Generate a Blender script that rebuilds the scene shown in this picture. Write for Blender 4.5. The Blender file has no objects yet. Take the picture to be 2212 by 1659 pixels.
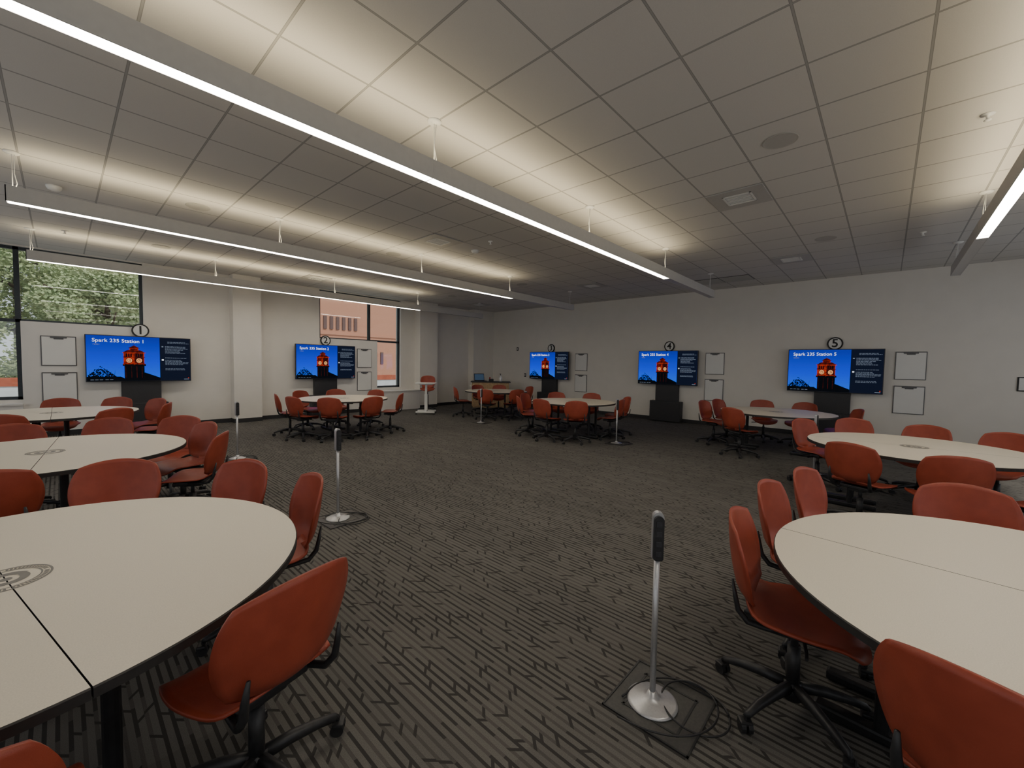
import bpy, bmesh, math, random
from mathutils import Vector, Matrix
random.seed(7)
C=bpy.context.scene.collection
pi=math.pi
# ---------------------------------------------------------------- room numbers (metres)
XR,YL,ZC=11.66,11.95,3.588
XM,YM=-2.7,-3.3
# ---------------------------------------------------------------- materials
def mat(name,col,rough=.6,metal=0.,noise=0.,nscale=40.,bump=0.,bscale=200.,spec=.5,col2=None,coat=0.):
    m=bpy.data.materials.new(name); m.use_nodes=True
    nt=m.node_tree; b=nt.nodes['Principled BSDF']
    b.inputs['Roughness'].default_value=rough; b.inputs['Metallic'].default_value=metal
    b.inputs['Specular IOR Level'].default_value=spec
    if coat: b.inputs['Coat Weight'].default_value=coat
    tc=nt.nodes.new('ShaderNodeTexCoord')
    n=nt.nodes.new('ShaderNodeTexNoise'); n.inputs['Scale'].default_value=nscale; n.inputs['Detail'].default_value=3
    nt.links.new(tc.outputs['Object'],n.inputs['Vector'])
    r=nt.nodes.new('ShaderNodeValToRGB')
    c2=col2 or tuple(c*(1-noise) for c in col)
    r.color_ramp.elements[0].color=(*c2,1); r.color_ramp.elements[1].color=(*col,1)
    r.color_ramp.elements[0].position=.35; r.color_ramp.elements[1].position=.65
    nt.links.new(n.outputs['Fac'],r.inputs['Fac']); nt.links.new(r.outputs['Color'],b.inputs['Base Color'])
    if bump:
        n2=nt.nodes.new('ShaderNodeTexNoise'); n2.inputs['Scale'].default_value=bscale; n2.inputs['Detail'].default_value=2
        nt.links.new(tc.outputs['Object'],n2.inputs['Vector'])
        bp=nt.nodes.new('ShaderNodeBump'); bp.inputs['Strength'].default_value=bump; bp.inputs['Distance'].default_value=.002
        nt.links.new(n2.outputs['Fac'],bp.inputs['Height']); nt.links.new(bp.outputs['Normal'],b.inputs['Normal'])
    return m
def emis(name,col,s):
    m=bpy.data.materials.new(name); m.use_nodes=True; nt=m.node_tree
    b=nt.nodes['Principled BSDF']; b.inputs['Base Color'].default_value=(*[min(1,c) for c in col],1)
    b.inputs['Emission Color'].default_value=(*col,1); b.inputs['Emission Strength'].default_value=s
    b.inputs['Roughness'].default_value=.4
    return m
def screenmat(name,col,s,col2=None,sc=60):
    m=bpy.data.materials.new(name); m.use_nodes=True; nt=m.node_tree
    b=nt.nodes['Principled BSDF']; b.inputs['Base Color'].default_value=(.002,.002,.002,1)
    b.inputs['Emission Color'].default_value=(*col,1); b.inputs['Emission Strength'].default_value=s
    b.inputs['Roughness'].default_value=.5; b.inputs['Specular IOR Level'].default_value=.08
    if col2:
        tc=nt.nodes.new('ShaderNodeTexCoord'); n=nt.nodes.new('ShaderNodeTexNoise'); n.inputs['Scale'].default_value=sc; n.inputs['Detail'].default_value=4
        nt.links.new(tc.outputs['Object'],n.inputs['Vector'])
        r=nt.nodes.new('ShaderNodeValToRGB'); r.color_ramp.elements[0].color=(*col2,1); r.color_ramp.elements[1].color=(*col,1)
        r.color_ramp.elements[0].position=.38; r.color_ramp.elements[1].position=.6
        nt.links.new(n.outputs['Fac'],r.inputs['Fac']); nt.links.new(r.outputs['Color'],b.inputs['Emission Color'])
    return m
M_wall=mat('painted_wall',(.77,.74,.69),.85,noise=.03,nscale=3,bump=.15,bscale=180)
M_panel=mat('white_panel',(.75,.73,.70),.6,noise=.02,nscale=4)
M_base=mat('rubber_baseboard',(.03,.03,.033),.6,noise=.2)
M_frame=mat('window_frame_bronze',(.05,.06,.07),.45,metal=.3,noise=.2)
M_black=mat('black_plastic',(.026,.026,.028),.45,noise=.3,bump=.1,bscale=500)
M_blackm=mat('black_steel',(.028,.028,.03),.4,metal=.3,noise=.2)
M_char=mat('charcoal_laminate',(.035,.035,.04),.5,noise=.2,nscale=80)
M_lid=mat('floor_box_lid_grey',(.065,.063,.06),.5,noise=.2,nscale=80)
M_alu=mat('brushed_aluminium',(.54,.54,.55),.38,metal=.6,noise=.08,nscale=120)
M_fix=mat('fixture_grey_paint',(.54,.53,.51),.5,noise=.04,nscale=20)
M_white=mat('white_plastic',(.80,.80,.78),.45,noise=.03)
M_orange=mat('rust_red_plastic',(.34,.062,.032),.42,noise=.10,nscale=14,bump=.2,bscale=420,col2=(.295,.052,.027),spec=.45)
M_table=mat('speckled_laminate',(.76,.69,.565),.5,noise=.09,nscale=260,bump=.03)
M_edge=mat('black_edge_band',(.03,.028,.027),.5,noise=.2)
M_emb=mat('emblem_grey_print',(.22,.205,.19),.5,noise=.1)
M_wb=mat('whiteboard_surface',(.76,.76,.74),.3,noise=.02,nscale=5)
M_wbf=mat('grey_whiteboard_frame',(.12,.12,.125),.4,metal=.2,noise=.1)
M_wood=mat('light_oak',(.56,.38,.20),.5,noise=.25,nscale=18)
M_grille=mat('grey_speaker_cover',(.47,.46,.435),.8,noise=.10,nscale=400)
M_vent=mat('vent_white_metal',(.46,.45,.43),.5,noise=.05)
M_ventd=mat('vent_dark_slot',(.05,.05,.05),.8,noise=.2)
M_ink=mat('black_ink',(.02,.02,.02),.6,noise=.1)
M_red=mat('red_plastic',(.5,.03,.03),.5,noise=.1)
M_bark=mat('tree_bark',(.12,.085,.055),.9,noise=.4,nscale=12)
M_leaf=mat('maple_leaves',(.50,.56,.32),.8,nscale=2.2,col2=(.33,.42,.22),spec=.1)  # greens paled so the colour itself carries outdoor haze and glare
M_conc=mat('pale_concrete',(.72,.74,.76),.85,noise=.1,nscale=4)
M_redcap=mat('red_brick_cap',(.50,.13,.07),.85,noise=.2,nscale=6)
M_grass=mat('exterior_pavement',(.44,.46,.43),.9,noise=.25,nscale=2)
M_dglass=mat('dark_building_glass',(.20,.13,.12),.9,noise=.2,spec=.1)
M_up=emis('upper_diffuser_glow',(1.,.84,.54),12.)
M_dn=emis('lower_diffuser_glow',(1.,.93,.82),20.)
# glass
M_glass=bpy.data.materials.new('window_glass'); M_glass.use_nodes=True
nt=M_glass.node_tree; nt.nodes.clear()
o=nt.nodes.new('ShaderNodeOutputMaterial'); mx=nt.nodes.new('ShaderNodeMixShader'); t=nt.nodes.new('ShaderNodeBsdfTransparent'); g=nt.nodes.new('ShaderNodeBsdfGlossy')
g.inputs['Roughness'].default_value=.03; mx.inputs[0].default_value=.06; t.inputs[0].default_value=(.93,.96,.97,1)
nt.links.new(t.outputs[0],mx.inputs[1]); nt.links.new(g.outputs[0],mx.inputs[2]); nt.links.new(mx.outputs[0],o.inputs[0])
# node math helper
class NB:
    def __init__(s,m): s.nt=m.node_tree
    def m(s,op,a,b=None,c=None):
        n=s.nt.nodes.new('ShaderNodeMath'); n.operation=op
        for i,v in enumerate((a,b,c)):
            if v is None: continue
            if isinstance(v,(int,float)): n.inputs[i].default_value=v
            else: s.nt.links.new(v,n.inputs[i])
        return n.outputs[0]
    def xyz(s):
        tc=s.nt.nodes.new('ShaderNodeTexCoord'); x=s.nt.nodes.new('ShaderNodeSeparateXYZ')
        s.nt.links.new(tc.outputs['Object'],x.inputs[0]); s.tc=tc
        return x.outputs
    def rnd(s,a,b,c):
        cb=s.nt.nodes.new('ShaderNodeCombineXYZ')
        for i,v in enumerate((a,b,c)):
            if isinstance(v,(int,float)): cb.inputs[i].default_value=v
            else: s.nt.links.new(v,cb.inputs[i])
        w=s.nt.nodes.new('ShaderNodeTexWhiteNoise'); w.noise_dimensions='3D'
        s.nt.links.new(cb.outputs[0],w.inputs['Vector']); return w.outputs['Value']
    def mix(s,f,a,b):
        n=s.nt.nodes.new('ShaderNodeMix'); n.data_type='RGBA'
        s.nt.links.new(f,n.inputs[0]) if not isinstance(f,float) else setattr(n.inputs[0],'default_value',f)
        for k,v in ((6,a),(7,b)):
            if isinstance(v,tuple): n.inputs[k].default_value=(*v,1)
            else: s.nt.links.new(v,n.inputs[k])
        return n.outputs[2]
# ceiling tiles
M_ceil=bpy.data.materials.new('acoustic_ceiling_tiles'); M_ceil.use_nodes=True
nb=NB(M_ceil); b=M_ceil.node_tree.nodes['Principled BSDF']; b.inputs['Roughness'].default_value=.95; b.inputs['Specular IOR Level'].default_value=.1
X,Y,Z=nb.xyz()
def gl(v,off,w):
    q=nb.m('FRACT',nb.m('ADD',nb.m('DIVIDE',nb.m('SUBTRACT',v,off),.61),.5+100))
    return nb.m('LESS_THAN',nb.m('MULTIPLY',nb.m('ABSOLUTE',nb.m('SUBTRACT',q,.5)),.61),w)
line=nb.m('MAXIMUM',gl(X,2.2,.0085),gl(Y,2.32,.0085))
lin2=nb.m('MAXIMUM',gl(X,2.2,.005),gl(Y,2.32,.005))
nz=nb.nt.nodes.new('ShaderNodeTexNoise'); nz.inputs['Scale'].default_value=160; nb.nt.links.new(nb.tc.outputs['Object'],nz.inputs['Vector'])
tile=nb.mix(nz.outputs['Fac'],(.59,.575,.55),(.67,.655,.63))
c=nb.mix(line,tile,(.29,.285,.275)); c=nb.mix(lin2,c,(.38,.37,.36))  # grid lines darkened in the colour to draw the shadow of recessed joints
nb.nt.links.new(c,b.inputs['Base Color'])
# carpet
M_carpet=bpy.data.materials.new('patterned_carpet'); M_carpet.use_nodes=True
nb=NB(M_carpet); b=M_carpet.node_tree.nodes['Principled BSDF']; b.inputs['Roughness'].default_value=.95; b.inputs['Specular IOR Level'].default_value=.15
X,Y,Z=nb.xyz()
def lanes(L,Lv,seed,dens,lw,dw,pres=.8):
    xs=nb.m('DIVIDE',nb.m('ADD',X,50),L); i=nb.m('FLOOR',xs); lx=nb.m('FRACT',xs)
    off=nb.m('MULTIPLY',nb.rnd(i,seed,.5),9.)
    vs=nb.m('ADD',nb.m('DIVIDE',nb.m('ADD',Y,50),Lv),off); j=nb.m('FLOOR',vs); ly=nb.m('FRACT',vs)
    r1=nb.rnd(i,j,seed+1.5); r2=nb.rnd(i,j,seed+2.5); r3=nb.rnd(i,j,seed+3.5)
    sg=nb.m('SUBTRACT',nb.m('MULTIPLY',nb.m('GREATER_THAN',r2,.5),2),1)
    dd=nb.m('SUBTRACT',nb.m('MULTIPLY',nb.m('SUBTRACT',ly,.5),Lv),nb.m('MULTIPLY',nb.m('MULTIPLY',nb.m('SUBTRACT',lx,.5),L*1.1),sg))
    diag=nb.m('MULTIPLY',nb.m('LESS_THAN',nb.m('ABSOLUTE',dd),dw),nb.m('LESS_THAN',r1,dens))
    ln=nb.m('MULTIPLY',nb.m('LESS_THAN',lx,lw),nb.m('ADD',nb.m('MULTIPLY',nb.m('LESS_THAN',r3,pres),.5),.5))
    return diag,ln
d1,l1=lanes(.037,.20,1.,.52,.38,.010,.60)
nz=nb.nt.nodes.new('ShaderNodeTexNoise'); nz.inputs['Scale'].default_value=300; nb.nt.links.new(nb.tc.outputs['Object'],nz.inputs['Vector'])
base=nb.mix(nz.outputs['Fac'],(.080,.075,.069),(.225,.212,.195))
pl=nb.rnd(nb.m('FLOOR',nb.m('DIVIDE',nb.m('ADD',X,50),.222)),nb.m('FLOOR',nb.m('DIVIDE',nb.m('ADD',Y,50),1.)),3.)
base=nb.mix(nb.m('MULTIPLY',pl,.32),base,(.088,.084,.079))
dark=nb.m('MAXIMUM',d1,l1)
c=nb.mix(nb.m('MULTIPLY',dark,.80),base,(.026,.025,.024))
nb.nt.links.new(c,b.inputs['Base Color'])
bm_=nb.nt.nodes.new('ShaderNodeBump'); bm_.inputs['Strength'].default_value=.5; bm_.inputs['Distance'].default_value=.003
nb.nt.links.new(nz.outputs['Fac'],bm_.inputs['Height']); nb.nt.links.new(bm_.outputs['Normal'],b.inputs['Normal'])
# brick
M_brick=bpy.data.materials.new('orange_brick'); M_brick.use_nodes=True
nb=NB(M_brick); b=M_brick.node_tree.nodes['Principled BSDF']; b.inputs['Roughness'].default_value=.9
X,Y,Z=nb.xyz(); cb=nb.nt.nodes.new('ShaderNodeCombineXYZ'); nb.nt.links.new(X,cb.inputs[0]); nb.nt.links.new(Z,cb.inputs[1])
bt=nb.nt.nodes.new('ShaderNodeTexBrick'); bt.inputs['Scale'].default_value=5.; nb.nt.links.new(cb.outputs[0],bt.inputs['Vector'])
bt.inputs['Color1'].default_value=(.60,.29,.19,1); bt.inputs['Color2'].default_value=(.57,.27,.175,1); bt.inputs['Mortar'].default_value=(.58,.33,.24,1); bt.inputs['Mortar Size'].default_value=.01
nb.nt.links.new(bt.outputs['Color'],b.inputs['Base Color'])

# ---------------------------------------------------------------- mesh helpers
def obj(name,me,parent=None,loc=(0,0,0),rot=(0,0,0)):
    o=bpy.data.objects.new(name,me); C.objects.link(o); o.location=loc; o.rotation_euler=rot
    if parent: o.parent=parent
    return o
def fin(bm,name,mats,smooth=False):
    bmesh.ops.recalc_face_normals(bm,faces=bm.faces)
    me=bpy.data.meshes.new(name); bm.to_mesh(me); bm.free()
    for m in (mats if isinstance(mats,(list,tuple)) else [mats]): me.materials.append(m)
    if smooth:
        for p in me.polygons: p.use_smooth=True
    return me
def abox(bm,c,s,bev=0.,mi=0,rot=None):
    r=bmesh.ops.create_cube(bm,size=1); vs=r['verts']
    for v in vs: v.co=Vector((v.co.x*s[0],v.co.y*s[1],v.co.z*s[2]))
    if bev>0:
        es=list({e for v in vs for e in v.link_edges})
        rr=bmesh.ops.bevel(bm,geom=es,offset=bev,segments=2,affect='EDGES',profile=.6)
        vs=list({v for f in rr['faces'] for v in f.verts}|{v for v in vs if v.is_valid})
        st=list(vs); seen=set(vs)
        while st:
            v=st.pop()
            for e in v.link_edges:
                w=e.other_vert(v)
                if w not in seen: seen.add(w); st.append(w)
        vs=list(seen)
    Mx=Matrix.Translation(Vector(c))@(rot.to_4x4() if rot else Matrix.Identity(4))
    for v in vs: v.co=Mx@v.co
    for f in {f for v in vs for f in v.link_faces}: f.material_index=mi
    return vs
def acyl(bm,c,r,h,seg=20,r2=None,axis='Z',mi=0):
    rot=Matrix.Identity(4)
    if axis=='X': rot=Matrix.Rotation(pi/2,4,'Y')
    if axis=='Y': rot=Matrix.Rotation(pi/2,4,'X')
    rr=bmesh.ops.create_cone(bm,cap_ends=True,segments=seg,radius1=r,radius2=r if r2 is None else r2,depth=h,matrix=Matrix.Translation(Vector(c))@rot)
    for f in {f for v in rr['verts'] for f in v.link_faces}: f.material_index=mi
    return rr['verts']
def atube(bm,pts,rad,seg=10,mi=0,flat=1.):
    rings=[]; n=len(pts); P=[Vector(p) for p in pts]
    for k in range(n):
        d=(P[min(k+1,n-1)]-P[max(k-1,0)]).normalized()
        up=Vector((1,0,0)) if abs(d.x)<.9 else Vector((0,1,0))
        a=d.cross(up).normalized(); b_=d.cross(a).normalized()
        r=rad[k] if isinstance(rad,(list,tuple)) else rad
        rings.append([bm.verts.new(P[k]+a*math.cos(q*2*pi/seg)*r+b_*math.sin(q*2*pi/seg)*r*flat) for q in range(seg)])
    fs=[]
    for k in range(n-1):
        for q in range(seg):
            fs.append(bm.faces.new((rings[k][q],rings[k][(q+1)%seg],rings[k+1][(q+1)%seg],rings[k+1][q])))
    fs.append(bm.faces.new(rings[0])); fs.append(bm.faces.new(rings[-1]))
    for f in fs: f.material_index=mi
def lathe(bm,prof,seg=32,c=(0,0,0),mi=0):
    rings=[]
    for r,z in prof:
        rings.append([bm.verts.new((c[0]+max(r,1e-4)*math.cos(2*pi*k/seg),c[1]+max(r,1e-4)*math.sin(2*pi*k/seg),c[2]+z)) for k in range(seg)])
    for a,b_ in zip(rings,rings[1:]):
        for k in range(seg):
            f=bm.faces.new((a[k],a[(k+1)%seg],b_[(k+1)%seg],b_[k])); f.material_index=mi
    bm.faces.new(rings[0]).material_index=mi; bm.faces.new(rings[-1]).material_index=mi
def box(name,c,s,m,bev=0.,parent=None):
    bm=bmesh.new(); abox(bm,(0,0,0),s,bev); return obj(name,fin(bm,name,m),parent,c)
def empty(name,loc,rz=0,label=None,cat=None,group=None):
    o=bpy.data.objects.new(name,None); C.objects.link(o); o.location=loc; o.rotation_euler=(0,0,rz); o.empty_display_size=.1
    if label: o['label']=label
    if cat: o['category']=cat
    if group: o['group']=group
    return o
def struct(o): o['kind']='structure'; return o
def tag(o,label,cat,group=None):
    o['label']=label;o['category']=cat
    if group:o['group']=group
    return o
def text_mesh(s,size,m,ext=.0005,align='LEFT',bold=0.):
    cu=bpy.data.curves.new('txt','FONT'); cu.body=s; cu.size=size; cu.extrude=ext; cu.align_x=align; cu.align_y='CENTER'; cu.resolution_u=3; cu.offset=bold
    to=bpy.data.objects.new('txt',cu); C.objects.link(to); bpy.context.view_layer.update()
    me=bpy.data.meshes.new_from_object(to.evaluated_get(bpy.context.evaluated_depsgraph_get()))
    bpy.data.objects.remove(to); me.materials.clear(); me.materials.append(m); return me
def shell(fn,n,m_,th):
    bm=bmesh.new(); T=[];B=[]
    def P(a,b_): return Vector(fn(a,b_))
    for i in range(n+1):
        r1=[];r2=[]
        for j in range(m_+1):
            a=-1+2*i/n; b_=-1+2*j/m_; e=.02
            p=P(a,b_); a0=max(-1,a-e);a1=min(1,a+e);b0=max(-1,b_-e);b1=min(1,b_+e)
            nn=(P(a1,b_)-P(a0,b_)).cross(P(a,b1)-P(a,b0)).normalized()
            r1.append(bm.verts.new(p+nn*th/2)); r2.append(bm.verts.new(p-nn*th/2))
        T.append(r1);B.append(r2)
    for i in range(n):
        for j in range(m_):
            bm.faces.new((T[i][j],T[i+1][j],T[i+1][j+1],T[i][j+1])); bm.faces.new((B[i][j],B[i][j+1],B[i+1][j+1],B[i+1][j]))
    for i in range(n):
        bm.faces.new((T[i][0],B[i][0],B[i+1][0],T[i+1][0])); bm.faces.new((T[i][m_],T[i+1][m_],B[i+1][m_],B[i][m_]))
    for j in range(m_):
        bm.faces.new((T[0][j],T[0][j+1],B[0][j+1],B[0][j])); bm.faces.new((T[n][j],B[n][j],B[n][j+1],T[n][j+1]))
    return bm

# ---------------------------------------------------------------- room shell
def ms(name,boxes,m,kind=True):
    bm=bmesh.new()
    for c,s in boxes: abox(bm,c,s)
    o=obj(name,fin(bm,name,m)); struct(o); return o
def span(x0,x1,y0,y1,z0,z1): return (((x0+x1)/2,(y0+y1)/2,(z0+z1)/2),(x1-x0,y1-y0,z1-z0))
ms('floor',[span(XM-.2,XR+.2,YM-.2,YL+.3,-.1,0)],M_carpet)
ms('ceiling',[span(XM-.2,XR+.2,YM-.2,YL+.3,ZC,ZC+.1)],M_ceil)
W1=(-2.2,1.24);W2=(4.98,7.62);WZ=(.72,3.565)
y0,y1=YL,YL+.3
ms('wall_back',[span(XM-.2,W1[0],y0,y1,0,ZC),span(W1[1],W2[0],y0,y1,0,ZC),span(W2[1],XR+.2,y0,y1,0,ZC),
  span(W1[0],W1[1],y0,y1,0,WZ[0]),span(W2[0],W2[1],y0,y1,0,WZ[0]),span(W1[0],W1[1],y0,y1,WZ[1],ZC),span(W2[0],W2[1],y0,y1,WZ[1],ZC)],M_wall)
ms('wall_right',[span(XR,XR+.2,YM,YL,0,ZC)],M_wall)
# unseen walls behind the viewpoint; long window bands added to let in fill light
ms('wall_left',[span(XM-.2,XM,YM,-2.4,0,ZC),span(XM-.2,XM,10.9,YL,0,ZC),span(XM-.2,XM,-2.4,10.9,0,.7),span(XM-.2,XM,-2.4,10.9,3.0,ZC)],M_wall)
ms('wall_front',[span(XM-.2,-1.8,YM-.2,YM,0,ZC),span(10.8,XR+.2,YM-.2,YM,0,ZC),span(-1.8,10.8,YM-.2,YM,0,.7),span(-1.8,10.8,YM-.2,YM,3.0,ZC)],M_wall)
ms('window_3',[span(XM-.12,XM-.05,y-.03,y+.03,.7,3.0) for y in (-2.37,0,2.6,5.2,7.9,10.87)],M_frame)
ms('window_4',[span(x-.03,x+.03,YM-.12,YM-.05,.7,3.0) for x in (-1.77,.7,3.2,5.7,8.2,10.77)],M_frame)
for i,(a,b_) in enumerate([(2.82,3.42),(8.17,8.90),(10.6,XR)]):
    ms('trim_%d'%(i+1),[span(a,b_,YL-.30,YL,0,ZC)],M_wall)
    ms('baseboard_column',[span(a-.006,b_+.006 if b_<11 else b_,YL-.306,YL,0,.10)],M_base)
ms('trim_4',[span(-.48,W1[1]+.02,YL-.07,YL,.0,2.19)],M_panel)
ms('trim_5',[span(W2[0]-.02,6.73,YL-.07,YL,.0,2.19)],M_panel)
ms('trim_6',[span(6.73,8.17,YL-.32,YL,.0,.60),span(6.70,8.17,YL-.34,YL,.60,.63)],M_panel)
ms('trim_7',[span(XM,-.48,YL-.20,YL,.0,.63),span(XM,-.48,YL-.22,YL,.63,.66)],M_panel)
ms('baseboard_back',[span(-.48,2.82,YL-.08,YL-.07,0,.1),span(3.42,6.73,YL-.08,YL-.07,0,.1),span(8.9,10.6,YL-.012,YL,0,.1)],M_base)
ms('baseboard_right',[span(XR-.012,XR,YM,YL-.3,0,.1)],M_base)
def window(n,x0,x1,mull,zt):
    z0,z1=WZ; f=.055; ya,yb=YL+.08,YL+.16
    B=[span(x0,x1,ya,yb,z0,z0+f),span(x0,x1,ya,yb,z1-f,z1),span(x0,x0+f,ya,yb,z0,z1),span(x1-f,x1,ya,yb,z0,z1)]
    for q in mull: B.append(span(q-.035,q+.035,ya,yb,z0,z1))
    B.append(span(x0,x1,ya,yb,zt-.03,zt+.03))
    o=ms('window_%d'%n,B,M_frame)
    bm=bmesh.new(); abox(bm,*span(x0+f,x1-f,YL+.115,YL+.121,z0+f,z1-f)); p=obj('window_glass_pane',fin(bm,'pane',M_glass),o)
window(1,W1[0],W1[1],[-.51],2.2)
window(2,W2[0],W2[1],[6.54],2.2)

# ---------------------------------------------------------------- exterior
struct_g=ms('ground',[span(-25,60,YL+.31,70,-.6,-.5)],M_grass)
w=box('garden_wall',(0,19.2,.07),(30,.4,1.14),M_conc); tag(w,'pale concrete garden wall with a red brick cap outside','wall')
box('brick_cap',(0,0,.69),(30,.46,.24),M_redcap,parent=w)
bld=empty('brick_building',(18,34,-.5),0,'orange brick campus building with a row of narrow windows','building')
bm=bmesh.new(); abox(bm,(0,4,8),(26,8,16)); obj('facade',fin(bm,'facade',M_brick),bld)
bm=bmesh.new(); abox(bm,(0,-.04,4.3),(26,.1,.14)); obj('ledge',fin(bm,'ledge',M_brick),bld)
gw=bmesh.new(); abox(gw,(0,0,0),(.26,.12,1.05)); gme=fin(gw,'narrow_window',M_dglass)
for k in range(6): obj('narrow_window',gme,bld,(-3.4+k*.52,-.02,5.2))
for k in range(3): obj('narrow_window',gme,bld,(.5+k*.6,-.02,2.4))
def tree(loc,h,r,n,seed):
    rnd=random.Random(seed); e=empty('maple_tree',loc,0,'leafy green maple tree outside the window','tree','trees outside the window')
    bm=bmesh.new(); atube(bm,[(0,0,0),(.05,0,h*.3),(0,.1,h*.6),(.1,0,h*.9)],[.2,.16,.1,.04])
    for k in range(7):
        a=k*2.4; z=h*(.3+.08*k); atube(bm,[(0,0,z),(math.cos(a)*r*.4,math.sin(a)*r*.4,z+.5),(math.cos(a)*r*.8,math.sin(a)*r*.8,z+1.)],[.08,.05,.02],6)
    obj('trunk',fin(bm,'trunk',M_bark,True),e)
    bm=bmesh.new(); cl=[]
    for k in range(34):
        a=rnd.random()*2*pi; rr=r*.8*rnd.random()**.5; z=h*(.16+.8*rnd.random()); s=math.sqrt(max(.1,1-((z/h-.55)/.5)**2)); cl.append((math.cos(a)*rr*s,math.sin(a)*rr*s,z,rnd.uniform(.6,.95)))
    for k in range(n):
        cxx,cyy,cz,cr=rnd.choice(cl); d=Vector((rnd.gauss(0,1),rnd.gauss(0,1),rnd.gauss(0,.8))); d=d.normalized()*cr*rnd.random()**.4
        p=Vector((cxx,cyy,cz))+d; s=rnd.uniform(.05,.09)
        R=Matrix.Rotation(rnd.random()*6,3,'X')@Matrix.Rotation(rnd.random()*6,3,'Z')
        vs=[bm.verts.new(p+R@Vector(q)*s) for q in ((-1,0,0),(-.3,-.6,.1),(1,0,0),(-.3,.6,.1))]; bm.faces.new(vs)
    obj('foliage',fin(bm,'foliage',M_leaf),e)
tree((-3.3,22.3,-.5),7.5,2.0,17000,1); tree((1.3,23.,-.5),5.9,2.1,17000,2); tree((-1.2,27.5,-.5),8.,2.4,17000,3); tree((4.3,29,-.5),6.2,1.9,11000,4); tree((-6.5,29,-.5),8.,2.6,14000,5); tree((1.5,33.5,-.5),8.5,2.9,16000,6); tree((-4.5,35,-.5),9.,3.,14000,7)

# ---------------------------------------------------------------- ceiling fixtures
def pendant(Y,xa,xlit,xend,cans,label):
    e=empty('linear_pendant_light',(xa,Y,3.085),0,label,'ceiling light','linear pendant lights')
    L=xend-xa
    bm=bmesh.new()
    abox(bm,(L/2,.052,.077),(L,.008,.155));abox(bm,(L/2,-.052,.077),(L,.008,.155))
    abox(bm,(L/2,0,.075),(L,.096,.02)); abox(bm,(.004,0,.077),(.008,.112,.155)); abox(bm,(L-.004,0,.077),(.008,.112,.155))
    abox(bm,((xlit-xa+L)/2,0,.006),(L-(xlit-xa),.096,.01)); abox(bm,((xlit-xa+L)/2,0,.145),(L-(xlit-xa),.096,.01))
    for k in range(1,4): abox(bm,(k*2.466,0,.077),(.006,.114,.157))
    obj('housing',fin(bm,'housing',M_fix),e)
    bm=bmesh.new(); abox(bm,((xlit-xa)/2,0,.008),(xlit-xa-.03,.090,.014)); obj('lower_diffuser',fin(bm,'ldiff',M_dn),e)
    bm=bmesh.new(); abox(bm,((xlit-xa)/2,0,.150),(xlit-xa-.03,.090,.010)); obj('upper_diffuser',fin(bm,'udiff',M_up),e)
    for x in cans:
        bm=bmesh.new(); lathe(bm,[(.005,ZC-3.085-.022),(.05,ZC-3.085-.018),(.06,ZC-3.085-.004),(.06,ZC-3.085)],24,(x-xa,0,0)); obj('ceiling_canopy',fin(bm,'canopy',M_white,True),e)
        bm=bmesh.new(); atube(bm,[(x-xa,0,.14),(x-xa,0,ZC-3.085-.01)],.0035,6)
        atube(bm,[(x-xa+.015,0,.14),(x-xa+.03,.01,.2),(x-xa+.012,.015,.3),(x-xa+.02,0,ZC-3.085-.01)],.004,6)
        obj('suspension_cable',fin(bm,'cable',M_white,True),e)
cans=[-.28+2.466*k for k in range(5)]
lb='long grey linear pendant light glowing above and below'
for Y in (2.93,6.603,10.277,-.743): pendant(Y,-.33,7.2,9.72,cans,lb)
def speaker(x,y):
    bm=bmesh.new(); lathe(bm,[(.135,0),(.140,-.003),(.135,-.007),(.118,-.005),(.01,-.006)],36); tag(obj('ceiling_speaker',fin(bm,'spk',M_grille),None,(x,y,ZC)),'round grey ceiling speaker set in a tile','speaker','ceiling speakers')
for x,y in [(4.4,.8),(1.3,6.95),(1.3,9.95),(4.3,7.0),(8.1,.8),(8.0,7.0),(8.1,9.9)]: speaker(x,y)
def vent(x,y,rot=0):
    e=empty('ceiling_vent',(x,y,ZC),rot,'square white air vent with louvres in a ceiling tile','air vent','ceiling air vents')
    bm=bmesh.new()
    for s in (-1,1): abox(bm,(s*.225,0,-.006),(.145,.595,.012)); abox(bm,(0,s*.225,-.006),(.31,.145,.012))
    obj('frame',fin(bm,'vf',M_vent),e)
    bm=bmesh.new(); abox(bm,(0,0,-.001),(.31,.31,.002)); obj('duct_opening',fin(bm,'vd',M_ventd),e)
    bm=bmesh.new()
    for k in range(6): abox(bm,(-.125+k*.05,0,-.010),(.018,.26,.012))
    for s in (-1,1): abox(bm,(0,s*.145,-.010),(.31,.02,.012)); abox(bm,(s*.147,0,-.010),(.016,.31,.012))
    obj('louvres',fin(bm,'vl',M_white),e)
gx=lambda k:2.2+.61*k-.305
for x,y,r in [(gx(6),1.405,0),(gx(4),5.675,pi/2),(gx(4),10.555,0),(gx(12),1.405,0),(gx(12),5.675,0),(gx(13),10.555,0)]: vent(x,y,r)
for x,y in [(10.44,2.625),(10.44,3.235)]:
    e=empty('return_air_grille',(x,y,ZC),0,'grey slotted return air grille in the ceiling','air vent','return air grilles')
    bm=bmesh.new(); abox(bm,(0,0,-.004),(.59,.59,.008)); obj('backing',fin(bm,'b',M_ventd),e)
    bm=bmesh.new()
    for k in range(16): abox(bm,(-.28+k*.0373,0,-.012),(.013,.59,.01))
    obj('slats',fin(bm,'s',M_vent),e)
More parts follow.
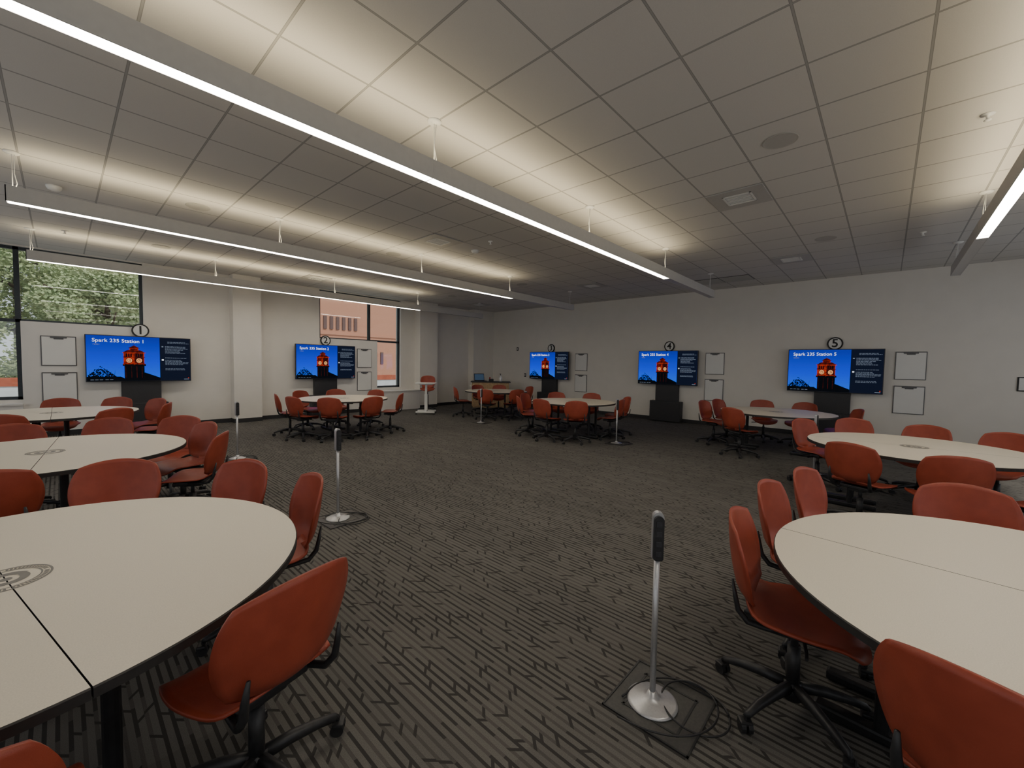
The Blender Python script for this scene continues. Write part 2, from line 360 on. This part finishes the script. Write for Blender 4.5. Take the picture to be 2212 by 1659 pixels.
for x,y in [(5.0,-.5),(.1,10.0),(4.9,5.0),(8.6,-.3),(8.3,8.2)]:
    bm=bmesh.new(); lathe(bm,[(.04,0),(.042,-.006),(.012,-.010),(.010,-.04),(.022,-.045),(.022,-.05),(.002,-.051)],20); tag(obj('fire_sprinkler',fin(bm,'spr',M_white,True),None,(x,y,ZC)),'small white fire sprinkler head in the ceiling','sprinkler','fire sprinklers')
for x,y in [(5.1,5.6),(0.,7.5)]:
    bm=bmesh.new(); lathe(bm,[(.07,0),(.07,-.02),(.055,-.045),(.03,-.055),(.002,-.056)],28); tag(obj('smoke_detector',fin(bm,'smd',M_white,True),None,(x,y,ZC)),'round white smoke detector on the ceiling','smoke detector','smoke detectors')

# ---------------------------------------------------------------- televisions
M_blue=bpy.data.materials.new('screen_sky_blue'); M_blue.use_nodes=True
nb=NB(M_blue); b=M_blue.node_tree.nodes['Principled BSDF']; b.inputs['Base Color'].default_value=(.002,.002,.002,1); b.inputs['Roughness'].default_value=.5; b.inputs['Specular IOR Level'].default_value=.08
X,Y,Z=nb.xyz()
rp=nb.nt.nodes.new('ShaderNodeValToRGB'); nb.nt.links.new(nb.m('ADD',nb.m('DIVIDE',Z,.92),.5),rp.inputs[0])
rp.color_ramp.elements[0].position=.08; rp.color_ramp.elements[0].color=(.004,.085,.60,1); rp.color_ramp.elements[1].position=.95; rp.color_ramp.elements[1].color=(.001,.016,.30,1)
e2=rp.color_ramp.elements.new(.42); e2.color=(.001,.034,.60,1)
nb.nt.links.new(rp.outputs[0],b.inputs['Emission Color']); b.inputs['Emission Strength'].default_value=1.45
S_navy=screenmat('screen_navy',(.004,.007,.020),1.); S_sil=screenmat('screen_silhouette',(.001,.002,.004),1.); S_redt=screenmat('screen_tower_red',(.50,.034,.011),1.,(.13,.006,.004),18)
S_red2=screenmat('screen_tower_dark_red',(.11,.007,.005),1.,(.02,.002,.002),18); S_clock=screenmat('screen_clock_glow',(1.,.50,.18),1.1); S_txt=screenmat('screen_text_white',(.85,.9,1.),1.5); S_grey=screenmat('screen_text_grey',(.18,.22,.29),1.)
TW,TH=1.675,.955
SW,SH=1.645,.925
def pic():
    bm=bmesh.new()
    def pt(u,v,l): return bm.verts.new(((u-.5)*SW,-.0008*l,(.5-v)*SH))
    def poly(pts,l,mi):
        f=bm.faces.new([pt(u,v,l) for u,v in pts]); f.material_index=mi
    def rect(u0,v0,u1,v1,l,mi): poly([(u0,v0),(u1,v0),(u1,v1),(u0,v1)],l,mi)
    rect(0,0,1,1,0,0); rect(.68,0,1,1,1,1)
    rn=random.Random(3)
    for k in range(230):
        u=.01+rn.random()*.26; v=.96-rn.random()*.30*(1-abs(u-.12)/.17); r=.004+rn.random()*.006
        poly([(u+math.cos(q*pi/3)*r,v+math.sin(q*pi/3)*r*1.7) for q in range(6)],1+.004*k,2)
    for k in range(9): # bare trunks and twigs
        u=.03+k*.026; poly([(u-.002,.95),(u+(k%3-1)*.012,.74+.02*(k%2)),(u+.003,.95)],2.2,2)
    rect(0,.945,.68,1,3,2); poly([(.0,.95),(.0,.90),(.30,.90),(.34,.95)],3,2)
    poly([(.47,.96),(.47,.85),(.53,.81),(.68,.93),(.68,.96)],3,2)
    # tower: dark shaft, glowing belfry with two clock faces, stepped hipped roof
    rect(.335,.62,.525,.96,3,2); rect(.32,.62,.54,.66,3.4,2)
    for u in (.345,.40,.45,.50): rect(u,.67,u+.004,.93,3.2,4)
    rect(.335,.36,.52,.63,3,4)
    rect(.335,.46,.425,.615,3.3,3); rect(.43,.46,.52,.615,3.3,4)
    rect(.338,.372,.424,.455,3.3,3)
    for u in (.328,.422,.516): rect(u,.37,u+.009,.64,4,3)
    for u in (.350,.372,.394,.442,.464,.486):
        rect(u,.39,u+.012,.455,3.6,2); poly([(u,.39),(u+.006,.375),(u+.012,.39)],3.6,2)
    rect(.318,.355,.54,.370,4,3); rect(.322,.455,.534,.468,4,4); rect(.322,.605,.534,.622,4,3)
    poly([(.322,.357),(.35,.32),(.37,.30),(.485,.30),(.505,.32),(.535,.357)],3,4)
    rect(.385,.255,.47,.305,3.2,3); rect(.395,.265,.46,.30,3.4,4)
    poly([(.372,.258),(.400,.222),(.428,.195),(.456,.222),(.484,.258)],3.5,4); rect(.426,.165,.430,.205,3.6,4)
    for cu in (.380,.475):
        for rr,mi,l in ((.035,4,5),(.030,5,5.5),(.021,3,5.7),(.015,5,5.8),(.005,4,6)):
            poly([(cu+math.cos(q*pi/9)*rr*(.9),.537+math.sin(q*pi/9)*rr*1.75) for q in range(18)],l,mi)
        rect(cu-.002,.500,cu+.002,.537,6.2,2); rect(cu,.533,cu+.014,.541,6.2,2)
    rn=random.Random(5)
    def lines(v0,n,u0=.735,step=.026,first=5):
        for k in range(n):
            L=rn.uniform(.55,1.)*.23; u=u0
            while u<u0+L:
                wd=rn.uniform(.008,.03); rect(u,v0+k*step,min(u+wd,.985),v0+k*step+.009,2,6 if k else first+1); u+=wd+.005
    lines(.085,2,.76); lines(.19,7); lines(.46,1); lines(.515,5); lines(.72,2)
    rect(.70,.19,.718,.215,2,6); rect(.70,.50,.72,.53,2,7); rect(.93,.965,.985,.98,3.5,6)
    rect(.975,.93,.985,.955,2,3)
    for u in (.03,.07,.11,.16,.2): rect(u,.965,u+.03,.975,4,6)
    return fin(bm,'screen_picture',[M_blue,S_navy,S_sil,S_redt,S_red2,S_clock,S_grey,S_txt])
PIC=pic()
bm=bmesh.new(); abox(bm,(0,.032,0),(TW,.06,TH),.006); FR=fin(bm,'tvframe',M_black)
bm=bmesh.new(); abox(bm,(0,.10,0),(.9,.08,.5),.01)
MNT=fin(bm,'mount',M_black)
bm=bmesh.new(); abox(bm,(0,.115,.80),(.64,.10,.56),.004); COL=fin(bm,'col',M_char)
bm=bmesh.new(); abox(bm,(0,.06,.30),(.86,.22,.56),.008); abox(bm,(0,-.056,.31),(.80,.012,.48),.003); CAB=fin(bm,'cab',M_char)
def station(n,loc,rz,code,lab):
    e=empty('television',(loc[0],loc[1],0),rz,lab,'television','wall of station televisions')
    zc=1.996-TH/2
    obj('screen_frame',FR,e,(0,0,zc)); obj('screen_picture',PIC,e,(0,-.001,zc)); obj('wall_mount',MNT,e,(0,0,zc))
    obj('stand_column',COL,e,(0,0,0)); obj('stand_cabinet',CAB,e,(0,0,0))
    obj('title_text',text_mesh('Spark 235 Station %d'%n,.100,S_txt),e,((.05-.5)*SW,-.008,zc+(.5-.105)*SH),(pi/2,0,0))
    obj('subtitle_text',text_mesh(code,.042,S_grey),e,((.055-.5)*SW,-.008,zc+(.5-.195)*SH),(pi/2,0,0))
    back=.2
    p=Vector((loc[0],loc[1],0))+Matrix.Rotation(rz,3,'Z')@Vector((0,back-.03 if n>2 else back-.10,2.125))
    s=empty('station_number_sign',p,rz,'round white sign with black ring and number %d'%n,'sign','station number signs')
    bm=bmesh.new(); acyl(bm,(0,0,0),.135,.03,40,axis='Y'); obj('sign_disc',fin(bm,'disc',M_white),s)
    bm=bmesh.new(); ring=[]
    for k in range(40):
        a=2*pi*k/40; ring.append([bm.verts.new((r*math.cos(a),y,r*math.sin(a))) for r,y in ((.116,-.016),(.116,-.022),(.143,-.022),(.143,.016))])
    for k in range(40):
        A,B_=ring[k],ring[(k+1)%40]
        for q in range(3): bm.faces.new((A[q],A[q+1],B_[q+1],B_[q]))
    obj('sign_rim',fin(bm,'rim',M_ink),s)
    obj('numeral',text_mesh(str(n),.25,M_ink,.002,'CENTER',.004),s,(0,-.018,.0),(pi/2,0,0))
station(1,(.335+TW/2,11.75),0,'75901','large television showing a red-lit clock tower, Station 1')
station(2,(4.263+TW/2,11.75),0,'84001','large television showing a red-lit clock tower, Station 2')
station(3,(11.457,9.5785-TW/2),-pi/2,'75902','large television showing a red-lit clock tower, Station 3')
station(4,(11.457,5.4155-TW/2),-pi/2,'84002','large television showing a red-lit clock tower, Station 4')
station(5,(11.457,1.7166-TW/2),-pi/2,'84003','large television showing a red-lit clock tower, Station 5')
# whiteboards
def wboard(x,y,z,rz):
    e=empty('whiteboard',(x,y,z),rz,'small portrait whiteboard with grey frame hung on the wall','whiteboard','small hanging whiteboards')
    bm=bmesh.new(); abox(bm,(0,.008,0),(.468,.018,.573),.008); obj('frame',fin(bm,'f',M_wbf),e)
    bm=bmesh.new(); abox(bm,(0,-.003,-.003),(.438,.006,.541),.001); obj('writing_surface',fin(bm,'w',M_wb),e)
    bm=bmesh.new(); abox(bm,(0,-.012,.262),(.22,.024,.035),.006); abox(bm,(0,-.012,.233),(.13,.012,.022),.003); obj('handle_clip',fin(bm,'h',M_wbf),e)
for z in (1.65,.95):
    wboard(-.01,YL-.09,z,0); wboard(6.29,YL-.09,z,0)
    for y in (7.51,3.37,-.35): wboard(XR-.02,y,z,-pi/2)
def plate(x,y,z,w,h,m,name,lab,cat,rz=-pi/2):
    e=empty(name,(x,y,z),rz,lab,cat)
    bm=bmesh.new(); abox(bm,(0,0,0),(w,.012,h),.003); obj('plate',fin(bm,'p',m),e)
    bm=bmesh.new(); abox(bm,(0,-.008,0),(w*.35,.008,h*.45),.002); obj('switch',fin(bm,'s',M_white if m is not M_white else M_char),e)
plate(XR-.006,10.35,2.12,.09,.13,M_char,'wall_control','small dark wall control box','wall control')
plate(XR-.006,9.95,1.15,.09,.13,M_char,'light_switch','small dark light switch plate on the wall','light switch')
e=empty('wall_control_panel',(XR-.01,-2.0,1.34),-pi/2,'white wall panel with a black frame','control panel')
bm=bmesh.new(); abox(bm,(0,0,0),(.5,.02,.26),.006); obj('frame',fin(bm,'p',M_ink),e)
bm=bmesh.new(); abox(bm,(0,-.011,0),(.46,.006,.22),.002); obj('panel_face',fin(bm,'p',M_white),e)

# ---------------------------------------------------------------- round tables
R=.925
def halfdisc(sgn):
    bm=bmesh.new(); n=48; g=.002
    pts=[]
    for k in range(n+1):
        a=-pi/2+pi*k/n; pts.append((max(g,R*math.cos(a))*sgn,R*math.sin(a)))
    def ring(sc,z):
        return [bm.verts.new((g*sgn+(x-g*sgn)*sc,y*sc,z)) for x,y in pts]
    r0=ring(1,-.030); r1=ring(1,-.004); r2=ring(.996,0)
    f=bm.faces.new(r2); f.material_index=0
    f=bm.faces.new(r0); f.material_index=1
    for A,B_,mi in ((r0,r1,1),(r1,r2,1)):
        for k in range(n+1):
            f=bm.faces.new((A[k],A[(k+1)%(n+1)],B_[(k+1)%(n+1)],B_[k])); f.material_index=mi
    return fin(bm,'top',[M_table,M_edge])
HA,HB=halfdisc(1),halfdisc(-1)
def annulus(bm,r0,r1,z,n=48,a0=0,a1=2*pi):
    v=[[bm.verts.new((r*math.cos(a0+(a1-a0)*k/n),r*math.sin(a0+(a1-a0)*k/n),z)) for r in (r0,r1)] for k in range(n+1)]
    for k in range(n): bm.faces.new((v[k][0],v[k][1],v[k+1][1],v[k+1][0]))
bm=bmesh.new(); annulus(bm,.108,.115,.0008); annulus(bm,.084,.089,.0008)
for k in range(60):
    if k%15==14: continue
    annulus(bm,.092,.105,.0008,2,k*2*pi/60,k*2*pi/60+.07)
annulus(bm,.036,.064,.0008,36,.4,4.3); annulus(bm,.032,.058,.0008,24,4.1,6.7); annulus(bm,.0,.016,.0008,16)
EMB=fin(bm,'emblem',M_emb)
bm=bmesh.new()
atube(bm,[(0,0,.03),(0,0,.70)],.026,12); abox(bm,(0,0,.03),(.06,.46,.045),.012)
for s in (-1,1): acyl(bm,(0,s*.20,.022),.022,.03,14,axis='X')
LEG=fin(bm,'leg',M_blackm)
bm=bmesh.new(); abox(bm,(0,0,.690),(.05,1.36,.04),.004); abox(bm,(.13,.5,.695),(.3,.04,.03),.004); abox(bm,(.13,-.5,.695),(.3,.04,.03),.004); RAIL=fin(bm,'rail',M_blackm)
def table(x,y,lab,rz=0):
    e=empty('round_table',(x,y,0),rz,lab,'table','round tables')
    for me in (HA,HB): obj('tabletop_half',me,e,(0,0,.74))
    obj('center_emblem',EMB,e,(0,0,.74))
    for sx in (-1,1):
        obj('frame_rail',RAIL,e,(sx*.14,0,0),(0,0,0 if sx>0 else pi))
        for sy in (-1,1): obj('leg',LEG,e,(sx*.14,sy*.50,0),(0,0,0))
tabs={'T1':(-.15,2.3),'T2':(-.1,5.17),'T3':(-.1,8.75),'S2':(4.15,8.75),'S4':(7.7,5.15),'S3':(8.75,8.6),'S5':(9.0,1.5),'R2':(6.1,-.25),'R1':(2.36,-.56)}
trot={'T1':.20,'T2':-.08,'R1':-.08}
for k,(x,y) in tabs.items(): table(x,y,'round white laminate table with black edge and round emblem',trot.get(k,0))

# ---------------------------------------------------------------- chairs
def seatfn(a,b_):
    k=.62
    x=a*((1-k)+k*math.sqrt(1-b_*b_/2)); y=b_*((1-k)+k*math.sqrt(1-a*a/2))
    wx=.238*(1-.06*(y<0)*(-y)); X_=x*wx; Y_=.03+y*.225
    z=.455-.012*(1-x*x)*(1-y*y)+.012*abs(x)**3
    if y>.45: z-=.075*((y-.45)/.55)**2
    if y<-.55: z+=.045*((-y-.55)/.45)**2
    return (X_,Y_,z)
def backfn(a,b_):
    k=.66
    x=a*((1-k)+k*math.sqrt(1-b_*b_/2)); z=b_*((1-k)+k*math.sqrt(1-a*a/2))
    wx=.240*(1-.12*((1-z)/2)**1.5); X_=x*wx
    Z_=.668+z*.195
    Y_=-.215-.05*(z+1)/2*1.2+.085*(x*x)*(1-.2*z) -.025*(1-z*z)*.6 
    if z<-.6: Y_+=.05*((-z-.6)/.4)**2
    return (X_,Y_,Z_)
SEAT=fin(shell(seatfn,16,16,.011),'seat',M_orange,True); BACK=fin(shell(backfn,18,16,.011),'backrest',M_orange,True)
bm=bmesh.new()
pts=[(.11,.02,.418),(.135,-.10,.412),(.152,-.175,.425),(.160,-.212,.47),(.162,-.225,.53),(.158,-.238,.60)]
atube(bm,pts,[.011,.012,.013,.012,.010,.005],10,flat=1.3); SUPR=fin(bm,'sup',M_black,True)
bm=bmesh.new(); atube(bm,[(-x,y,z) for x,y,z in pts],[.011,.012,.013,.012,.010,.005],10,flat=1.3); SUPL=fin(bm,'sup',M_black,True)
bm=bmesh.new(); abox(bm,(0,0,.410),(.26,.22,.035),.01); abox(bm,(0,-.02,.385),(.12,.14,.03),.008); atube(bm,[(.1,.03,.40),(.20,.04,.395),(.235,.04,.392)],.007,8); MECH=fin(bm,'mech',M_black)
bm=bmesh.new(); acyl(bm,(0,0,.335),.015,.10,16); acyl(bm,(0,0,.21),.026,.19,18); acyl(bm,(0,0,.10),.042,.07,20,r2=.034); GAS=fin(bm,'gas',M_black,True)
bm=bmesh.new(); atube(bm,[(.02,0,.115),(.12,0,.112),(.22,0,.095),(.285,0,.075),(.30,0,.066)],[.026,.024,.020,.017,.012],8,flat=.9); LEGC=fin(bm,'leg',M_black,True)
bm=bmesh.new()
for s in (-1,1): acyl(bm,(0,s*.014,.026),.026,.018,18,axis='Y')
acyl(bm,(0,0,.055),.007,.03,8); abox(bm,(-.004,0,.045),(.044,.052,.018),.007)
CAST=fin(bm,'caster',M_black)
def chair(bx,by,tx,ty,jit=0.,lab='rust-red plastic shell chair on black five-star casters',zs=1.,grp='rust-red task chairs',spin=None):
    a=math.atan2(ty-by,tx-bx)+jit
    loc=(bx+.27*math.cos(a),by+.27*math.sin(a),0)
    e=empty('task_chair',loc,a-pi/2,lab,'chair',grp)
    ps=[]
    for nm,me in (('seat',SEAT),('backrest',BACK),('back_support',SUPL),('back_support',SUPR),('seat_mechanism',MECH)):
        ps.append(obj(nm,me,e))
    if zs!=1.:
        for p in ps: p.location.z=zs
    obj('gas_lift',GAS,e).scale=(1,1,1 if zs==1 else (.385+zs)/.385)
    r0=random.random()*1.2 if spin is None else spin
    for k in range(5):
        l=obj('leg',LEGC,e,(0,0,0),(0,0,r0+k*2*pi/5)); obj('caster',CAST,l,(.298,0,0),(0,0,random.random()*3))
    return e
CH={'T1':[(.26,3.78,-.1),(.86,3.20,-.3),(1.03,2.50,-.25),(.51,1.35,-.32),(-.25,1.13,0),(-.95,3.4,0)],
'T2':[(-.33,3.93,0),(1.09,5.44,.1),(1.04,4.60,0),(.38,6.47,-.15),(.98,6.22,.2),(-.35,6.45,0)],
'T3':[(.0,10.02,0),(.68,9.80,0),(1.14,9.18,.1),(.52,7.68,0),(-.5,7.58,0),(1.14,8.22,0)],
'S5':[(9.0,2.82,-.2),(9.68,2.74,.2),(10.32,2.0,.05),(7.8,1.98,0),(10.35,1.2,0),(9.5,.30,0)],
'R2':[(6.92,.86,.1),(7.60,.34,.05),(7.42,-.42,-.08),(7.27,-1.08,.2),(4.98,.24,0),(4.88,-.47,0),(5.2,-1.2,0)],
'R1':[(2.87,.53,.375),(3.44,.42,.64),(3.68,-.37,0),(2.16,.52,-.04),(1.37,-.20,0)]}
for k,l in CH.items():
    for x,y,j in l: chair(x,y,*tabs[k],jit=j+random.uniform(-.04,.04))
BE={'S2':[-12,26,74,-46,-84,188,142,-132],'S4':[-32,3,62,100,158,-160,-110,-71],'S3':[-75,-14,28,-150,175,120]}
for k,l in BE.items():
    tx,ty=tabs[k]; d=math.atan2(-ty,-tx)
    for be in l:
        a=d+math.radians(be); rr=1.27+random.uniform(-.02,.05)
        if k=='S4' and be==62: rr=1.16
        chair(tx+rr*math.cos(a),ty+rr*math.sin(a),tx,ty,random.uniform(-.1,.1))
st=chair(8.0,10.95,7.4,10.2,lab='rust-red drafting stool behind the rolling lectern',zs=.27,grp=None)
st.name='drafting_stool'

# ---------------------------------------------------------------- power posts
def post(x,y,rz,cable=True):
    e=empty('power_post',(x,y,.004),rz,'slim aluminium power outlet post on a round base','power post','power outlet posts')
    bm=bmesh.new(); lathe(bm,[(.112,0),(.112,.004),(.10,.010),(.05,.020),(.026,.032),(.02,.05),(.01,.052)],40); obj('base',fin(bm,'b',M_alu,True),e)
    bm=bmesh.new(); acyl(bm,(0,0,.36),.0135,.66,18); obj('pole',fin(bm,'p',M_alu,True),e)
    def slab(w,z0,z1,ya,yb):
        bm=bmesh.new(); n=14; zc=z1-w; zb=z0+w*.5
        pr=[(w*math.cos(pi*k/n),zc+w*math.sin(pi*k/n)) for k in range(n+1)]+[(-w*math.cos(pi*k/n),zb-w*.5*math.sin(pi*k/n)) for k in range(n+1)]
        A=[bm.verts.new((px,ya,pz)) for px,pz in pr];B_=[bm.verts.new((px,yb,pz)) for px,pz in pr]
        bm.faces.new(A);bm.faces.new(B_)
        for k in range(len(pr)): bm.faces.new((A[k],A[(k+1)%len(pr)],B_[(k+1)%len(pr)],B_[k]))
        return bm
    obj('outlet_housing',fin(slab(.024,.665,.886,-.010,.020),'h',M_alu),e)
    obj('outlet_strip',fin(slab(.022,.668,.872,-.024,-.010),'o',M_black),e)
    bm=bmesh.new()
    for z in (.70,.745,.79,.835): abox(bm,(0,-.0245,z),(.024,.003,.024),.0012)
    obj('socket_face',fin(bm,'s',M_char),e)
    f=empty('floor_box',(x+.02,y-.03,0),0,'black flush floor outlet box lid under the post','floor box','floor outlet boxes')
    bm=bmesh.new(); abox(bm,(0,0,.0012),(.38,.38,.0024)); obj('lid',fin(bm,'l',M_lid),f)
    bm=bmesh.new()
    for s in (-1,1): abox(bm,(s*.12,0,.003),(.010,.26,.003)); abox(bm,(0,s*.12,.003),(.26,.010,.003)); abox(bm,(s*.188,0,.003),(.008,.384,.006)); abox(bm,(0,s*.188,.003),(.384,.008,.006))
    obj('lid_rim',fin(bm,'l',M_black),f)
    if cable:
        cu=[]; bx,by=math.cos(-1.0),math.sin(-1.0)
        for k in range(100):
            t=k/99; a=2.2-t*2*pi*1.9; rr=.135+.05*math.sin(t*7)*t+.05*t
            o_=.19*math.sin(t*pi)**.7
            cu.append((math.cos(a)*rr+o_*bx,math.sin(a)*rr+o_*by,.012+.012*t))
        bm=bmesh.new(); atube(bm,cu,.0045,6); tag(obj('power_cable',fin(bm,'c',M_black,True),None,(x,y,0)),'black power cord looped on the carpet beside a post','cable','power cords')
post(1.80,.7315,-.95); post(1.804,3.924,.2); post(1.833,7.438,.3); post(7.434,3.927,-.5); post(7.39,7.8,.2,False); post(7.42,.73,0,False)

# ---------------------------------------------------------------- rolling lectern
e=empty('rolling_lectern',(7.42,10.25,0),-.75,'white height-adjustable rolling lectern on casters','lectern')
bm=bmesh.new(); abox(bm,(0,0,.085),(.06,.42,.05),.01); abox(bm,(0,.2,.075),(.56,.06,.05),.012); abox(bm,(0,-.2,.075),(.56,.06,.05),.012); obj('base',fin(bm,'b',M_white),e)
bm=bmesh.new(); abox(bm,(0,0,.35),(.09,.07,.5),.01); abox(bm,(0,0,.72),(.065,.05,.36),.008); obj('column',fin(bm,'c',M_white),e)
bm=bmesh.new(); abox(bm,(0,-.02,.93),(.60,.42,.03),.01); abox(bm,(0,-.02,.90),(.4,.3,.03),.008); obj('desktop',fin(bm,'d',M_white),e)
bm=bmesh.new()
for s in (-1,1): acyl(bm,(s*.012,0,.028),.028,.018,16,axis='X')
acyl(bm,(0,0,.05),.008,.03,8)
LC=fin(bm,'lc',M_char)
for sx in (-1,1):
    for sy in (-1,1): obj('caster',LC,e,(sx*.26,sy*.2,0))
# ---------------------------------------------------------------- instructor desk
e=empty('instructor_desk',(10.35,10.45,0),-pi/4,'light oak instructor desk with panelled front','desk')
bm=bmesh.new(); abox(bm,(0,0,.47),(1.30,.56,.84),.005); abox(bm,(0,0,.03),(1.24,.5,.06)); obj('body',fin(bm,'b',M_wood),e)
bm=bmesh.new(); abox(bm,(0,0,.905),(1.40,.66,.03),.006); obj('desktop',fin(bm,'t',M_char),e)
bm=bmesh.new()
for s in (-1,0,1): abox(bm,(s*.42,-.283,.47),(.39,.012,.76),.003)
obj('front_panel',fin(bm,'p',M_wood),e)
def on_desk(dx,dy,dz=0.): return Vector((10.35,10.45,.92+dz))+Matrix.Rotation(-pi/4,3,'Z')@Vector((dx,dy,0))
e=empty('laptop',on_desk(-.35,0),-pi/4+.5,'open black laptop with lit screen on the desk','laptop')
bm=bmesh.new(); abox(bm,(0,0,.011),(.36,.25,.02),.004); obj('keyboard_base',fin(bm,'b',M_char),e)
bm=bmesh.new(); abox(bm,(0,.14,.14),(.40,.012,.26),.004,rot=Matrix.Rotation(-.2,3,'X')); obj('screen_lid',fin(bm,'b',M_char),e)
bm=bmesh.new(); abox(bm,(0,.132,.14),(.36,.004,.21),rot=Matrix.Rotation(-.2,3,'X')); obj('display',fin(bm,'b',screenmat('laptop_display',(.03,.05,.08),1.)),e)
e=empty('sanitizer_bottle',on_desk(.35,.02),0,'clear white pump sanitizer bottle on the desk','bottle')
bm=bmesh.new(); lathe(bm,[(.045,0),(.05,.01),(.05,.15),(.02,.19),(.018,.21),(.002,.211)],20); obj('bottle_body',fin(bm,'b',M_white,True),e)
bm=bmesh.new(); acyl(bm,(0,0,.235),.008,.06,10); abox(bm,(-.02,0,.265),(.07,.02,.015),.004); obj('pump',fin(bm,'b',M_char),e)
e=empty('desk_phone',on_desk(.02,0,.016),-pi/4,'red and black desk phone on the desk','phone')
bm=bmesh.new(); abox(bm,(0,0,.03),(.17,.2,.05),.01,rot=Matrix.Rotation(.2,3,'X')); obj('phone_body',fin(bm,'b',M_char),e)
bm=bmesh.new(); atube(bm,[(-.05,-.09,.08),(-.05,-.07,.11),(-.05,.05,.13),(-.05,.08,.11)],[.024,.016,.016,.024],10); obj('handset',fin(bm,'b',M_red,True),e)

# ---------------------------------------------------------------- world and daylight
w=bpy.data.worlds.new('World'); bpy.context.scene.world=w; w.use_nodes=True; nt=w.node_tree
bg=nt.nodes['Background']; bg.inputs[0].default_value=(.93,.96,1.,1); bg.inputs[1].default_value=.9
sd=bpy.data.lights.new('sun','SUN'); sd.energy=2.6; sd.angle=.05; sd.color=(1,.93,.82); so=bpy.data.objects.new('sun_light',sd); C.objects.link(so); so.rotation_euler=(math.radians(40),0,math.radians(25))
# ---------------------------------------------------------------- camera
f_,psi,th,ro=888.3653,.7383,.048,.0172
F=Vector((math.cos(psi)*math.cos(th),math.sin(psi)*math.cos(th),-math.sin(th))); r0=Vector((math.sin(psi),-math.cos(psi),0)); u0=r0.cross(F)
Rv=math.cos(ro)*r0+math.sin(ro)*u0; Uv=math.cos(ro)*u0-math.sin(ro)*r0
cd=bpy.data.cameras.new('camera'); cam=bpy.data.objects.new('camera',cd); C.objects.link(cam)
cd.sensor_fit='HORIZONTAL'; cd.sensor_width=36; cd.lens=f_/2212*36; cd.clip_start=.02; cd.clip_end=300
cam.matrix_world=Matrix(((Rv.x,Uv.x,-F.x,0),(Rv.y,Uv.y,-F.y,0),(Rv.z,Uv.z,-F.z,1.5425),(0,0,0,1)))
bpy.context.scene.camera=cam
